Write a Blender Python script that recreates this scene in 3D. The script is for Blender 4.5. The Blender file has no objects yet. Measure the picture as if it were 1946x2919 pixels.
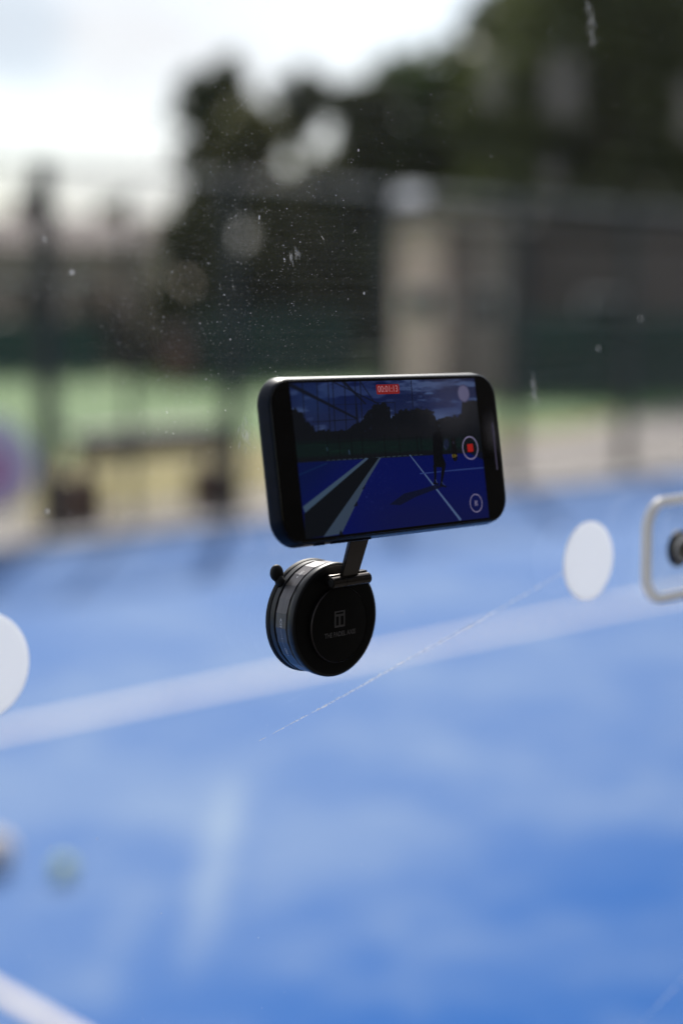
import bpy, bmesh, math, random
import numpy as np
from mathutils import Vector, Matrix

random.seed(7); rng = np.random.default_rng(7)
scn = bpy.context.scene
COL = scn.collection

# ------------------------------------------------------------------ camera
F_PX, CX, CY, HZ = 4600.0, 973.0, 1459.5, 890.0
PITCH = math.atan((CY - HZ) / F_PX)
YAW = math.radians(43.5)                       # view direction, turned from the normal of the glass
EYE = Vector((0.0, -0.5515, 1.62))
DIR = Vector((math.sin(YAW), math.cos(YAW), 0.0))
UP = Vector((0, 0, 1))
FWD = math.cos(PITCH) * DIR - math.sin(PITCH) * UP
CUP = math.sin(PITCH) * DIR + math.cos(PITCH) * UP
RGT = Vector((math.cos(YAW), -math.sin(YAW), 0.0))
cam = bpy.data.cameras.new('camera')
cam.sensor_fit = 'VERTICAL'; cam.sensor_height = 36.0; cam.sensor_width = 24.0
cam.lens = F_PX / 2919.0 * 36.0
cam.clip_start = 0.02; cam.clip_end = 2000
cam.dof.use_dof = True; cam.dof.focus_distance = 0.736; cam.dof.aperture_fstop = 2.9
cam.dof.aperture_blades = 0
camo = bpy.data.objects.new('camera', cam); COL.objects.link(camo)
camo.matrix_world = Matrix(((RGT.x, CUP.x, -FWD.x, EYE.x), (RGT.y, CUP.y, -FWD.y, EYE.y),
                            (RGT.z, CUP.z, -FWD.z, EYE.z), (0, 0, 0, 1)))
scn.camera = camo

# ------------------------------------------------------------------ sky, sun, exposure
EXPO = 0.75
SUN_EL, SUN_AZ = math.radians(40), math.radians(43)   # azimuth from +Y towards +X
scn.view_settings.view_transform = 'Standard'
scn.view_settings.look = 'None'
scn.view_settings.gamma = 1.0
scn.view_settings.exposure = EXPO
scn.view_settings.use_curve_mapping = False
world = bpy.data.worlds.new('World'); scn.world = world
world.use_nodes = True
wn, wl = world.node_tree.nodes, world.node_tree.links
wn.clear()
sky = wn.new('ShaderNodeTexSky'); sky.sky_type = 'NISHITA'; sky.sun_disc = False
sky.sun_elevation = SUN_EL; sky.sun_rotation = SUN_AZ
sky.air_density = 1.0; sky.dust_density = 1.0
tc = wn.new('ShaderNodeTexCoord')
mp = wn.new('ShaderNodeMapping'); mp.inputs['Scale'].default_value = (1.0, 1.0, 2.6)
mp.inputs['Location'].default_value = (0.35, 0.1, 0.2)
wl.new(tc.outputs['Generated'], mp.inputs['Vector'])
cn = wn.new('ShaderNodeTexNoise'); cn.inputs['Scale'].default_value = 2.2
cn.inputs['Detail'].default_value = 7; cn.inputs['Roughness'].default_value = 0.55
wl.new(mp.outputs['Vector'], cn.inputs['Vector'])
cr = wn.new('ShaderNodeValToRGB')
cr.color_ramp.elements[0].position = 0.38; cr.color_ramp.elements[1].position = 0.62
wl.new(cn.outputs['Fac'], cr.inputs['Fac'])
cmix = wn.new('ShaderNodeMixRGB'); cmix.inputs[2].default_value = (7.2, 7.25, 7.5, 1)
rd = wn.new('ShaderNodeVectorMath'); rd.operation = 'DOT_PRODUCT'
nrmv = wn.new('ShaderNodeVectorMath'); nrmv.operation = 'NORMALIZE'; wl.new(tc.outputs['Generated'], nrmv.inputs[0])
wob = wn.new('ShaderNodeVectorMath'); wob.operation = 'MULTIPLY_ADD'; wl.new(cn.outputs['Color'], wob.inputs[0])
wob.inputs[1].default_value = (.004, .004, .002); wl.new(nrmv.outputs[0], wob.inputs[2])
rd.inputs[1].default_value = (0.5317, 0.8320, 0.1587); wl.new(wob.outputs[0], rd.inputs[0])
rm = wn.new('ShaderNodeMapRange'); rm.interpolation_type = 'SMOOTHSTEP'
rm.inputs['From Min'].default_value = 1.0019; rm.inputs['From Max'].default_value = 1.0027
rm.inputs['To Min'].default_value = 0.0; rm.inputs['To Max'].default_value = 0.55
wl.new(rd.outputs['Value'], rm.inputs['Value'])
wl.new(cr.outputs['Color'], cmix.inputs['Fac'])
rift = wn.new('ShaderNodeMixRGB'); rift.inputs[2].default_value = (4.9, 5.9, 7.0, 1)
wl.new(rm.outputs['Result'], rift.inputs['Fac']); wl.new(cmix.outputs['Color'], rift.inputs[1])
wl.new(sky.outputs['Color'], cmix.inputs[1])
bg = wn.new('ShaderNodeBackground'); bg.inputs['Strength'].default_value = 0.083
wl.new(rift.outputs['Color'], bg.inputs['Color'])
wo = wn.new('ShaderNodeOutputWorld'); wl.new(bg.outputs['Background'], wo.inputs['Surface'])

sun = bpy.data.lights.new('sun', 'SUN'); sun.energy = 3.6; sun.angle = math.radians(0.5)
sun.color = (1.0, 0.95, 0.87)
suno = bpy.data.objects.new('sun', sun); COL.objects.link(suno)
SUNV = Vector((math.sin(SUN_AZ) * math.cos(SUN_EL), math.cos(SUN_AZ) * math.cos(SUN_EL), math.sin(SUN_EL)))
suno.rotation_euler = SUNV.to_track_quat('Z', 'Y').to_euler()
suno.location = (0, 0, 30)

scn.render.engine = 'CYCLES'
scn.cycles.use_denoising = True
scn.cycles.max_bounces = 10
scn.cycles.transparent_max_bounces = 24
scn.cycles.caustics_reflective = False
scn.cycles.caustics_refractive = False

# ------------------------------------------------------------------ helpers
def ray(px, py):
    return FWD + RGT * ((px - CX) / F_PX) + CUP * ((CY - py) / F_PX)
def at_y(px, py, y):                           # where the sight line meets the upright plane Y = y
    d = ray(px, py); return EYE + d * ((y - EYE.y) / d.y)
def at_z(px, py, z=0.0):                       # where it meets the level plane Z = z
    d = ray(px, py); return EYE + d * ((z - EYE.z) / d.z)
def at_d(px, py, dist):                        # at a depth along the view
    return EYE + ray(px, py) * dist

def lin(c):
    c = c / 255.0
    return c / 12.92 if c <= 0.04045 else ((c + 0.055) / 1.055) ** 2.4
def srgb(r, g, b): return (lin(r), lin(g), lin(b))

def mat(name, color=(.5, .5, .5), rough=.5, metal=0.0, spec=.5, coat=0.0):
    m = bpy.data.materials.new(name); m.use_nodes = True
    b = m.node_tree.nodes['Principled BSDF']
    b.inputs['Base Color'].default_value = (*color, 1)
    b.inputs['Roughness'].default_value = rough
    b.inputs['Metallic'].default_value = metal
    b.inputs['Specular IOR Level'].default_value = spec
    b.inputs['Coat Weight'].default_value = coat
    return m
def nodes(m): return m.node_tree.nodes, m.node_tree.links, m.node_tree.nodes['Principled BSDF']

def noisy(m, c1, c2, scale, detail=5, lo=.35, hi=.65, bump=0.0, bscale=None, stretch=(1, 1, 1), rough_var=0.0):
    n, l, b = nodes(m)
    t = n.new('ShaderNodeTexCoord'); mpn = n.new('ShaderNodeMapping'); mpn.inputs['Scale'].default_value = stretch
    l.new(t.outputs['Object'], mpn.inputs['Vector'])
    x = n.new('ShaderNodeTexNoise'); x.inputs['Scale'].default_value = scale; x.inputs['Detail'].default_value = detail
    l.new(mpn.outputs['Vector'], x.inputs['Vector'])
    r = n.new('ShaderNodeValToRGB')
    r.color_ramp.elements[0].position = lo; r.color_ramp.elements[0].color = (*c1, 1)
    r.color_ramp.elements[1].position = hi; r.color_ramp.elements[1].color = (*c2, 1)
    l.new(x.outputs['Fac'], r.inputs['Fac']); l.new(r.outputs['Color'], b.inputs['Base Color'])
    if rough_var:
        mr = n.new('ShaderNodeMapRange'); base = b.inputs['Roughness'].default_value
        mr.inputs['To Min'].default_value = base - rough_var; mr.inputs['To Max'].default_value = base + rough_var
        l.new(x.outputs['Fac'], mr.inputs['Value']); l.new(mr.outputs['Result'], b.inputs['Roughness'])
    if bump:
        y = n.new('ShaderNodeTexNoise'); y.inputs['Scale'].default_value = bscale or scale * 6; y.inputs['Detail'].default_value = 3
        l.new(mpn.outputs['Vector'], y.inputs['Vector'])
        bp = n.new('ShaderNodeBump'); bp.inputs['Strength'].default_value = bump; bp.inputs['Distance'].default_value = .01
        l.new(y.outputs['Fac'], bp.inputs['Height']); l.new(bp.outputs['Normal'], b.inputs['Normal'])
    return m

def link(name, me, m=None, parent=None):
    o = bpy.data.objects.new(name, me); COL.objects.link(o)
    if m is not None:
        me.materials.clear(); me.materials.append(m)
    if parent is not None: o.parent = parent
    return o
def obj(name, bm, m, parent=None, smooth=False, angle=None):
    me = bpy.data.meshes.new(name)
    bmesh.ops.recalc_face_normals(bm, faces=bm.faces)
    bm.to_mesh(me); bm.free()
    if smooth:
        for p in me.polygons: p.use_smooth = True
        if angle is not None: me.set_sharp_from_angle(angle=math.radians(angle))
    return link(name, me, m, parent)
def pydata(name, v, f, m, parent=None):
    me = bpy.data.meshes.new(name); me.from_pydata(v, [], f); me.update()
    return link(name, me, m, parent)
def tag(o, label, cat=None, group=None, kind=None):
    o['label'] = label
    if cat: o['category'] = cat
    if group: o['group'] = group
    if kind: o['kind'] = kind
    return o
def empty(name, loc, label, cat, group=None):
    o = bpy.data.objects.new(name, None); COL.objects.link(o); o.location = loc
    o.empty_display_size = .05
    return tag(o, label, cat, group)

def add_box(bm, lo, hi, M=None, bev=0.0):
    r = bmesh.ops.create_cube(bm, size=1.0)
    vs = r['verts']
    for v in vs:
        v.co = Vector([lo[i] + (v.co[i] + .5) * (hi[i] - lo[i]) for i in range(3)])
    if bev:
        es = list({e for v in vs for e in v.link_edges})
        g = bmesh.ops.bevel(bm, geom=es, offset=bev, segments=2, affect='EDGES', profile=.6)
        vs = list({v for f in g['faces'] for v in f.verts} | {v for v in vs if v.is_valid})
    if M is not None: bmesh.ops.transform(bm, matrix=M, verts=vs)
    return vs
def box(name, lo, hi, m, parent=None, M=None, bev=0.0):
    bm = bmesh.new(); add_box(bm, lo, hi, M, bev); return obj(name, bm, m, parent, smooth=bev > 0, angle=40)
def add_tube(bm, a, b, r0, r1=None, n=12, caps=True):
    a, b = Vector(a), Vector(b); r1 = r0 if r1 is None else r1
    q = (b - a).to_track_quat('Z', 'Y')
    ra, rb = [], []
    for i in range(n):
        c = Vector((math.cos(2 * math.pi * i / n), math.sin(2 * math.pi * i / n), 0))
        ra.append(bm.verts.new(a + q @ (c * r0))); rb.append(bm.verts.new(b + q @ (c * r1)))
    for i in range(n):
        j = (i + 1) % n; bm.faces.new((ra[i], ra[j], rb[j], rb[i]))
    if caps:
        bm.faces.new(ra[::-1]); bm.faces.new(rb)
def tube(name, a, b, r0, m, parent=None, r1=None, n=16):
    bm = bmesh.new(); add_tube(bm, a, b, r0, r1, n); return obj(name, bm, m, parent, smooth=True, angle=40)
def skin_loops(bm, loops, cap0=True, cap1=True):
    vl = [[bm.verts.new(p) for p in lp] for lp in loops]
    n = len(vl[0])
    for k in range(len(vl) - 1):
        for i in range(n):
            j = (i + 1) % n
            bm.faces.new((vl[k][i], vl[k][j], vl[k + 1][j], vl[k + 1][i]))
    if cap0: bm.faces.new(vl[0][::-1])
    if cap1: bm.faces.new(vl[-1])
def lathe(profile, n=96, cx=0.0, cz=0.0, cap0=True, cap1=True, phase=0.0):
    """profile: (radius, w); axis points to -Y (towards the camera side of the glass)"""
    bm = bmesh.new(); loops = []
    for r, w in profile:
        loops.append([Vector((cx + r * math.cos(2 * math.pi * i / n + phase), -w, cz + r * math.sin(2 * math.pi * i / n + phase))) for i in range(n)])
    skin_loops(bm, loops, cap0, cap1)
    return bm
def rr(w, h, r, inset=0.0, n=10):
    w, h, r = w - 2 * inset, h - 2 * inset, max(r - inset, 1e-5)
    out = []
    for k, (sx, sy) in enumerate(((1, 1), (-1, 1), (-1, -1), (1, -1))):
        for i in range(n + 1):
            a = math.pi / 2 * (k + i / n)
            out.append((sx * (w / 2 - r) + r * math.cos(a), sy * (h / 2 - r) + r * math.sin(a)))
    return out
def text_mesh(body, size, weight=0.0):
    cu = bpy.data.curves.new('t', 'FONT'); cu.body = body; cu.size = size
    cu.align_x = 'CENTER'; cu.align_y = 'CENTER'; cu.offset = weight; cu.resolution_u = 3
    o = bpy.data.objects.new('t', cu); COL.objects.link(o)
    dg = bpy.context.evaluated_depsgraph_get()
    me = bpy.data.meshes.new_from_object(o.evaluated_get(dg))
    bpy.data.objects.remove(o); bpy.data.curves.remove(cu)
    v = np.array([tuple(x.co) for x in me.vertices]).reshape(-1, 3)
    f = [tuple(p.vertices) for p in me.polygons]
    bpy.data.meshes.remove(me)
    return v, f

# ------------------------------------------------------------------ ground, court
def sheet(name, pts, z, m, label, kind='structure'):
    o = pydata(name, [(x, y, z) for x, y in pts], [tuple(range(len(pts)))], m)
    return tag(o, label, kind=kind)

m_dry = noisy(mat('dry_grass', rough=.9, spec=.2), (.22, .19, .08), (.32, .275, .12), .9, bump=.5, bscale=9)
m_green = noisy(mat('green_grass', rough=.8, spec=.25), (.065, .15, .035), (.115, .215, .06), .35, bump=.5, bscale=7)
m_path = noisy(mat('path', rough=.85, spec=.3), (.20, .18, .17), (.30, .27, .255), 1.6, bump=.3, bscale=30)

# blue artificial turf with pale quartz sand brushed into it
m_turf = mat('blue_turf', (.03, .1, .42), .85, spec=.06)
n, l, b = nodes(m_turf)
tcn = n.new('ShaderNodeTexCoord')
def nz(scale, detail, stretch=(1, 1, 1), loc=(0, 0, 0)):
    q = n.new('ShaderNodeMapping'); q.inputs['Scale'].default_value = stretch; q.inputs['Location'].default_value = loc
    l.new(tcn.outputs['Object'], q.inputs['Vector'])
    x = n.new('ShaderNodeTexNoise'); x.inputs['Scale'].default_value = scale; x.inputs['Detail'].default_value = detail
    l.new(q.outputs['Vector'], x.inputs['Vector']); return x.outputs['Fac']
def mth(op, a, bb, clamp=False):
    x = n.new('ShaderNodeMath'); x.operation = op; x.use_clamp = clamp
    for i, s in enumerate((a, bb)):
        if isinstance(s, (int, float)): x.inputs[i].default_value = s
        else: l.new(s, x.inputs[i])
    return x.outputs[0]
def mrange(v, a, bb, c, d):
    x = n.new('ShaderNodeMapRange'); x.interpolation_type = 'SMOOTHSTEP'
    for k, s in zip(('From Min', 'From Max', 'To Min', 'To Max'), (a, bb, c, d)): x.inputs[k].default_value = s
    l.new(v, x.inputs['Value']); return x.outputs['Result']
sepp = n.new('ShaderNodeSeparateXYZ'); l.new(tcn.outputs['Object'], sepp.inputs['Vector'])
mid = mth('MULTIPLY', mrange(sepp.outputs['Y'], 1.6, 3.2, 0.0, 1.0), mrange(sepp.outputs['Y'], 7.0, 13.0, 1.0, 0.0))
patch = mrange(nz(1.1, 3), .42, .62, 0, 1)
fine = mrange(nz(4.0, 4, (1, 1, 1), (3, 1, 0)), .45, .7, 0, 1)
sand_and_reflection = mth('ADD', mth('MULTIPLY', mid, .24), mth('MULTIPLY', patch, .15))
sand_and_reflection = mth('ADD', sand_and_reflection, mth('MULTIPLY', fine, .09))
# pale streaks of reflections in the glass, painted into the turf colour
def painted_reflection(px, py, rx, ry, rot, amt):
    global sand_and_reflection
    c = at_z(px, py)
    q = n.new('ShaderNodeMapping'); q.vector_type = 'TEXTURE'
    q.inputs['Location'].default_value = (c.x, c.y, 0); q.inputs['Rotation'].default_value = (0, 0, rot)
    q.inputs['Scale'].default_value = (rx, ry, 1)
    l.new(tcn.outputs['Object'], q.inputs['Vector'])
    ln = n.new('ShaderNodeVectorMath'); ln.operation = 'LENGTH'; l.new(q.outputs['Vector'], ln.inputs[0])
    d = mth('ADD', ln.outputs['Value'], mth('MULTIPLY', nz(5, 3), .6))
    sand_and_reflection = mth('ADD', sand_and_reflection, mth('MULTIPLY', mrange(d, .6, 1.7, 1, 0), amt))  # the painted reflection joins the same mix as the sand
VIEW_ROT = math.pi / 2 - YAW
painted_reflection(620, 2440, .78, .065, VIEW_ROT, .27)
painted_reflection(340, 2680, .50, .07, VIEW_ROT, .10)
painted_reflection(570, 2350, .22, .12, VIEW_ROT, .10)
grain = n.new('ShaderNodeTexNoise'); grain.inputs['Scale'].default_value = 160; grain.inputs['Detail'].default_value = 2
l.new(tcn.outputs['Object'], grain.inputs['Vector'])
sand_and_reflection = mth('ADD', sand_and_reflection, mth('MULTIPLY', mth('SUBTRACT', grain.outputs['Fac'], .5), .25), True)
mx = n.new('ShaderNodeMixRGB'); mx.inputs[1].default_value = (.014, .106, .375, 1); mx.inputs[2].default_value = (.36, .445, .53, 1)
l.new(sand_and_reflection, mx.inputs['Fac']); l.new(mx.outputs['Color'], b.inputs['Base Color'])
bp = n.new('ShaderNodeBump'); bp.inputs['Strength'].default_value = .5; bp.inputs['Distance'].default_value = .004
l.new(grain.outputs['Fac'], bp.inputs['Height']); l.new(bp.outputs['Normal'], b.inputs['Normal'])

COURT_FAR = 8.75
sheet('ground', [(-300, -300), (400, -300), (400, 400), (-300, 400)], -.012, m_dry, 'dry straw coloured grass round the court')
# the green field has an uneven near edge
edge = []
for i in range(61):
    x = -40 + 140 * i / 60
    y = 14.8 - max(0, (x - 16)) * .12 + .5 * math.sin(x * .7) + .35 * math.sin(x * 1.9 + 1)
    edge.append((x, y))
sheet('grass_field', edge + [(100, 120), (-40, 120)], -.004, m_green, 'sunlit green grass field beyond the dry strip')
pe = []
for i in range(41):
    x = 60 - 70 * i / 40
    pe.append((x, 10.5 + max(0, x - 9.5) * .36 + .15 * math.sin(x * 1.3)))
sheet('path', [(-10, COURT_FAR - .1), (60, COURT_FAR - .1)] + pe, 0.0, m_path, 'pale pinkish grey path along the far side of the court')
sheet('court_surface', [(-14, .12), (30, .12), (30, COURT_FAR), (-14, COURT_FAR)], .006, m_turf, 'blue artificial turf of the padel court brushed with pale sand, with pale glass reflections painted in')
sheet('terrace', [(-14, -8), (30, -8), (30, .12), (-14, .12)], .004, noisy(mat('terrace_asphalt', rough=.85, spec=.2), (.035, .035, .035), (.06, .06, .058), 2.5, bump=.3), 'grey concrete on the near side of the glass')

m_line = noisy(mat('court_line', rough=.7, spec=.3), (.74, .67, .60), (.86, .79, .72), 9, bump=.3, bscale=80)
# line across the court, parallel to the glass
pL, pR = at_z(0, 2125), at_z(1946, 1728)
yl = at_z(973, 1893).y
o = box('court_line', (-14, yl - .032, .0062), (30, yl + .032, .011), m_line)
tag(o, 'long white line running across the blue turf behind the round mount', kind='structure')
# line running away from the glass, bottom left
c = at_z(125, 2908)
o = box('court_line', (c.x - .018, .13, .0062), (c.x + .018, COURT_FAR, .012), m_line)
tag(o, 'short bright white line crossing the bottom left corner of the turf', kind='structure')
# kerb at the far side
m_kerb = noisy(mat('kerb_concrete', rough=.8), (.42, .40, .39), (.56, .53, .51), 3, bump=.3)
o = box('kerb', (-14, COURT_FAR + .004, -.01), (30, COURT_FAR + .17, .07), m_kerb)
tag(o, 'low pale concrete kerb where the far edge of the blue turf ends', kind='structure')

# ------------------------------------------------------------------ trees
m_bark = noisy(mat('bark', rough=.9), (.035, .027, .02), (.085, .066, .05), 6, bump=.6, stretch=(1, 1, .2))
def leaf_mat(name, c1, c2, tr=.45):
    m = noisy(mat(name, rough=.55, spec=.35), c1, c2, .55, detail=3)
    n, l, b = nodes(m)
    t = n.new('ShaderNodeBsdfTranslucent'); l.new(b.inputs['Base Color'].links[0].from_socket, t.inputs['Color'])
    mxs = n.new('ShaderNodeMixShader'); mxs.inputs[0].default_value = tr
    out = [x for x in n if x.type == 'OUTPUT_MATERIAL'][0]
    l.new(b.outputs[0], mxs.inputs[1]); l.new(t.outputs[0], mxs.inputs[2]); l.new(mxs.outputs[0], out.inputs['Surface'])
    return m
m_leaf = leaf_mat('leaves_mid', (.042, .058, .016), (.12, .14, .04))
m_leaf_d = leaf_mat('leaves_dark', (.034, .046, .018), (.085, .105, .038), .45)
m_leaf_g = leaf_mat('leaves_green', (.03, .06, .014), (.09, .15, .03), .45)
m_leaf_o = leaf_mat('leaves_olive', (.06, .066, .024), (.16, .155, .055), .45)
m_leaf_b = leaf_mat('leaves_brown', (.075, .055, .045), (.16, .125, .095), .35)
def tree(name, base, height, crown, label, m_l, group=None, n_leaf=3200, leaf=.16, trunk_r=.16, low=.22, seed=0, lobes=11, column=False):
    """crown = (rx, ry); foliage is many leaf faces gathered in clumps of uneven size"""
    rg = np.random.default_rng(seed)
    root = empty(name, base, label, 'tree', group)
    bm = bmesh.new()
    p = Vector((0, 0, -.1)); r = trunk_r
    pts = [p]
    for k in range(5):
        q = Vector((rg.normal(0, .08), rg.normal(0, .08), height * (.155 * (k + 1))))
        add_tube(bm, p, q, r, r * .8, 8, False); p = q; r *= .8; pts.append(q)
    cs = []
    for k in range(lobes):
        a = rg.uniform(0, 2 * math.pi); t = rg.uniform(low, .93)
        spread = math.sin(math.pi * min(1, max(0, (t - low) / (1 - low)) * .82 + .15)) ** .7
        if column: spread = .95 if t < .88 else .6
        rad = rg.uniform(.25, .75) * spread
        c = Vector((math.cos(a) * crown[0] * rad, math.sin(a) * crown[1] * rad, height * t))
        cs.append((c, rg.uniform(.3, .52) * min(crown) * (.55 + .45 * spread)))
        s = pts[min(5, 1 + int(t * 4))]
        add_tube(bm, s, c, trunk_r * .32, trunk_r * .1, 6, False)
    obj('trunk', bm, m_bark, root, smooth=True)
    w = np.array([c[1] ** 2 for c in cs]); w /= w.sum()
    idx = rg.choice(len(cs), n_leaf, p=w)
    cen = np.array([cs[i][0][:] for i in idx]); rad = np.array([cs[i][1] for i in idx])
    d = rg.normal(size=(n_leaf, 3)); d /= np.linalg.norm(d, axis=1)[:, None]
    pos = cen + d * (rad * rg.uniform(.45, 1.12, n_leaf) ** .8)[:, None]
    zt_, z0_ = np.percentile(pos[:, 2], 98.5), np.percentile(pos[:, 2], 1)
    pos[:, 2] = height * low + (pos[:, 2] - z0_) * (height * (1 - low)) / (zt_ - z0_)
    for q in (0, 1): pos[:, q] *= crown[q] / np.percentile(np.abs(pos[:, q]), 96)
    u = rg.normal(size=(n_leaf, 3)); u /= np.linalg.norm(u, axis=1)[:, None]
    v = np.cross(u, rg.normal(size=(n_leaf, 3))); v /= np.linalg.norm(v, axis=1)[:, None]
    s = leaf * rg.uniform(.5, 1.4, n_leaf)[:, None]
    quad = np.stack([pos - u * s, pos - v * s * .55, pos + u * s, pos + v * s * .55], 1).reshape(-1, 3)
    f = np.arange(n_leaf * 4).reshape(-1, 4)
    pydata('crown', quad.tolist(), f.tolist(), m_l, root)
    return root
def ground_at(px, dist):
    p = EYE + (DIR + RGT * ((px - CX) / F_PX)) * dist
    return Vector((p.x, p.y, -.01))
def h_at(py, dist): return EYE.z + (HZ - py) * dist / F_PX
TG = 'trees beyond the grass field'
for k, (px, dist, top, wid, name, label, m_l, kw) in enumerate((
    (1700, 40, -260, 360, 'broadleaf_tree', 'tallest dark tree filling the upper right above the added glint panel', m_leaf, dict(n_leaf=13000, leaf=.21, trunk_r=.26, lobes=44, low=.08)),
    (1960, 43, -120, 280, 'broadleaf_tree', 'dark tree at the right edge behind the tallest tree', m_leaf_d, dict(n_leaf=8000, leaf=.22, trunk_r=.22, lobes=26, low=.1)),
    (1435, 44, 20, 200, 'broadleaf_tree', 'dark tree on the left shoulder of the tallest tree', m_leaf_d, dict(n_leaf=7000, leaf=.2, trunk_r=.2, lobes=22, low=.08)),
    (1130, 48, 235, 175, 'broadleaf_tree', 'green round tree above the added glint panel, left of the tallest tree', m_leaf_g, dict(n_leaf=9500, leaf=.22, trunk_r=.2, lobes=28, low=.1)),
    (1290, 49, 180, 190, 'broadleaf_tree', 'mid green tree filling the gap right of the added glint panel', m_leaf, dict(n_leaf=9500, leaf=.22, trunk_r=.2, lobes=28, low=.1)),
    (622, 44, 222, 90, 'conifer_tree', 'slender dark tree standing alone against the white sky', m_leaf_d, dict(n_leaf=9500, leaf=.19, trunk_r=.16, lobes=48, low=.06, column=True)),
    (735, 41, 335, 135, 'broadleaf_tree', 'olive green bushy tree in front of the slender tree', m_leaf_o, dict(n_leaf=6500, leaf=.18, trunk_r=.16, lobes=20, low=.06)),
    (560, 40, 500, 110, 'broadleaf_tree', 'dark shrubby tree at the foot of the slender tree', m_leaf_o, dict(n_leaf=5000, leaf=.18, trunk_r=.13, lobes=16, low=.06)),
    (852, 46, 235, 62, 'conifer_tree', 'thin pointed treetop in the gap of bright sky', m_leaf_d, dict(n_leaf=1900, leaf=.19, trunk_r=.09, lobes=12, low=.74)),
    (1005, 45, 270, 140, 'broadleaf_tree', 'dark tree on the right of the bright gap in the treeline', m_leaf_d, dict(n_leaf=5000, leaf=.18, trunk_r=.16, lobes=16, low=.08)),
    (865, 42, 490, 150, 'broadleaf_tree', 'low wide tree below the bright gap in the treeline', m_leaf_o, dict(n_leaf=6000, leaf=.18, trunk_r=.16, lobes=18, low=.06)),
    (105, 66, 575, 75, 'broadleaf_tree', 'small peaked tree over the brown house at the left', m_leaf_b, dict(n_leaf=3200, leaf=.22, trunk_r=.14, lobes=13, low=.2)),
    (350, 66, 600, 90, 'broadleaf_tree', 'small round olive tree right of the brown house', m_leaf, dict(n_leaf=3200, leaf=.22, trunk_r=.14, lobes=13, low=.2)),
    (-60, 62, 690, 90, 'broadleaf_tree', 'low brownish tree at the left edge of the treeline', m_leaf_b, dict(n_leaf=2600, leaf=.22, trunk_r=.13, lobes=12, low=.15)),
)):
    hgt = h_at(top, dist); rx = wid * dist / F_PX
    tree(name, ground_at(px, dist), hgt, (rx, rx), label, m_l, TG, seed=20 + k, **kw)
# clipped hedge behind the fabric screens
def hedge(px0, px1, dist, top, label, seed, m_l):
    rg = np.random.default_rng(seed)
    a, c = ground_at(px0, dist), ground_at(px1, dist)
    hh = h_at(top, dist); nl = int((c - a).length * 620)
    t = rg.uniform(0, 1, nl); ax = (c - a); nrm = Vector((-ax.y, ax.x, 0)).normalized()
    off = rg.normal(0, .45, nl); z = rg.uniform(0, 1, nl) ** .8 * (hh + .35 * np.sin(t * 23) + .25 * np.sin(t * 61 + 2))
    pos = np.outer(t, ax[:]) + np.outer(off, nrm[:]); pos[:, 2] = z
    u = rg.normal(size=(nl, 3)); u /= np.linalg.norm(u, axis=1)[:, None]
    v = np.cross(u, rg.normal(size=(nl, 3))); v /= np.linalg.norm(v, axis=1)[:, None]
    s = .17 * rg.uniform(.6, 1.4, nl)[:, None]
    quad = np.stack([pos - u * s, pos - v * s * .6, pos + u * s, pos + v * s * .6], 1).reshape(-1, 3)
    o = pydata('hedge', quad.tolist(), np.arange(nl * 4).reshape(-1, 4).tolist(), m_l)
    o.location = a; tag(o, label, 'hedge')
hedge(-120, 560, 43, 860, 'dark brownish hedge below the small peaked trees', 5, m_leaf_b)
hedge(560, 1180, 42, 690, 'dark hedge below the slender tree', 6, m_leaf_d)
hedge(1330, 2060, 37, 720, 'dark hedge to the right of the pale pink wall', 7, m_leaf_d)

# ------------------------------------------------------------------ buildings
m_brick = noisy(mat('brown_brick', rough=.85), (.25, .18, .165), (.36, .27, .25), 3, bump=.3)
m_tile = noisy(mat('roof_tile', rough=.8), (.14, .105, .105), (.21, .165, .16), 4, bump=.4)
m_pane = mat('window_pane', (.02, .025, .03), .08, spec=.6)
m_white = noisy(mat('white_paint', rough=.5), (.72, .71, .70), (.82, .81, .79), 6)
m_pink = noisy(mat('pink_render', rough=.85), (.88, .62, .54), (.95, .70, .62), 1.2, bump=.2)
m_brown_r = noisy(mat('brown_render', rough=.85), (.27, .225, .20), (.38, .325, .29), 1.2, bump=.2)
m_timber = noisy(mat('dark_timber', rough=.8), (.075, .06, .054), (.13, .105, .092), 5, stretch=(.3, .3, 4), bump=.3)
m_slate = noisy(mat('dark_slate', rough=.9, spec=.1), (.014, .014, .015), (.026, .025, .026), 4, bump=.4)
def building(name, px0, px1, dist, eave, ridge, depth, label, m_w, windows, m_r=m_tile):
    a, c = ground_at(px0, dist), ground_at(px1, dist)
    L = (c - a).length
    root = empty(name, (a + c) / 2, label, 'building')
    root.rotation_euler = (0, 0, math.atan2((c - a).y, (c - a).x))
    he, hr = h_at(eave, dist), h_at(ridge, dist)
    box('wall', (-L / 2, 0, -.1), (L / 2, depth, he), m_w, root)
    v = [(-L / 2 - .3, -.35, he), (L / 2 + .3, -.35, he), (L / 2 + .3, depth + .35, he), (-L / 2 - .3, depth + .35, he),
         (-L / 2 - .3, depth / 2, hr), (L / 2 + .3, depth / 2, hr)]
    rf = pydata('roof', v, [(0, 1, 5, 4), (2, 3, 4, 5), (0, 4, 3), (1, 2, 5), (3, 2, 1, 0)], m_r, root)
    for (x0, x1, z0, z1) in windows:
        bm = bmesh.new(); t = .06
        add_box(bm, (x0 - t, -.05, z0 - t), (x1 + t, .0, z0)); add_box(bm, (x0 - t, -.05, z1), (x1 + t, 0, z1 + t))
        add_box(bm, (x0 - t, -.05, z0), (x0, 0, z1)); add_box(bm, (x1, -.05, z0), (x1 + t, 0, z1))
        w = obj('window', bm, m_white, root)
        box('pane', (x0, -.02, z0), (x1, -.004, z1), m_pane, w)
    return root
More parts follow.
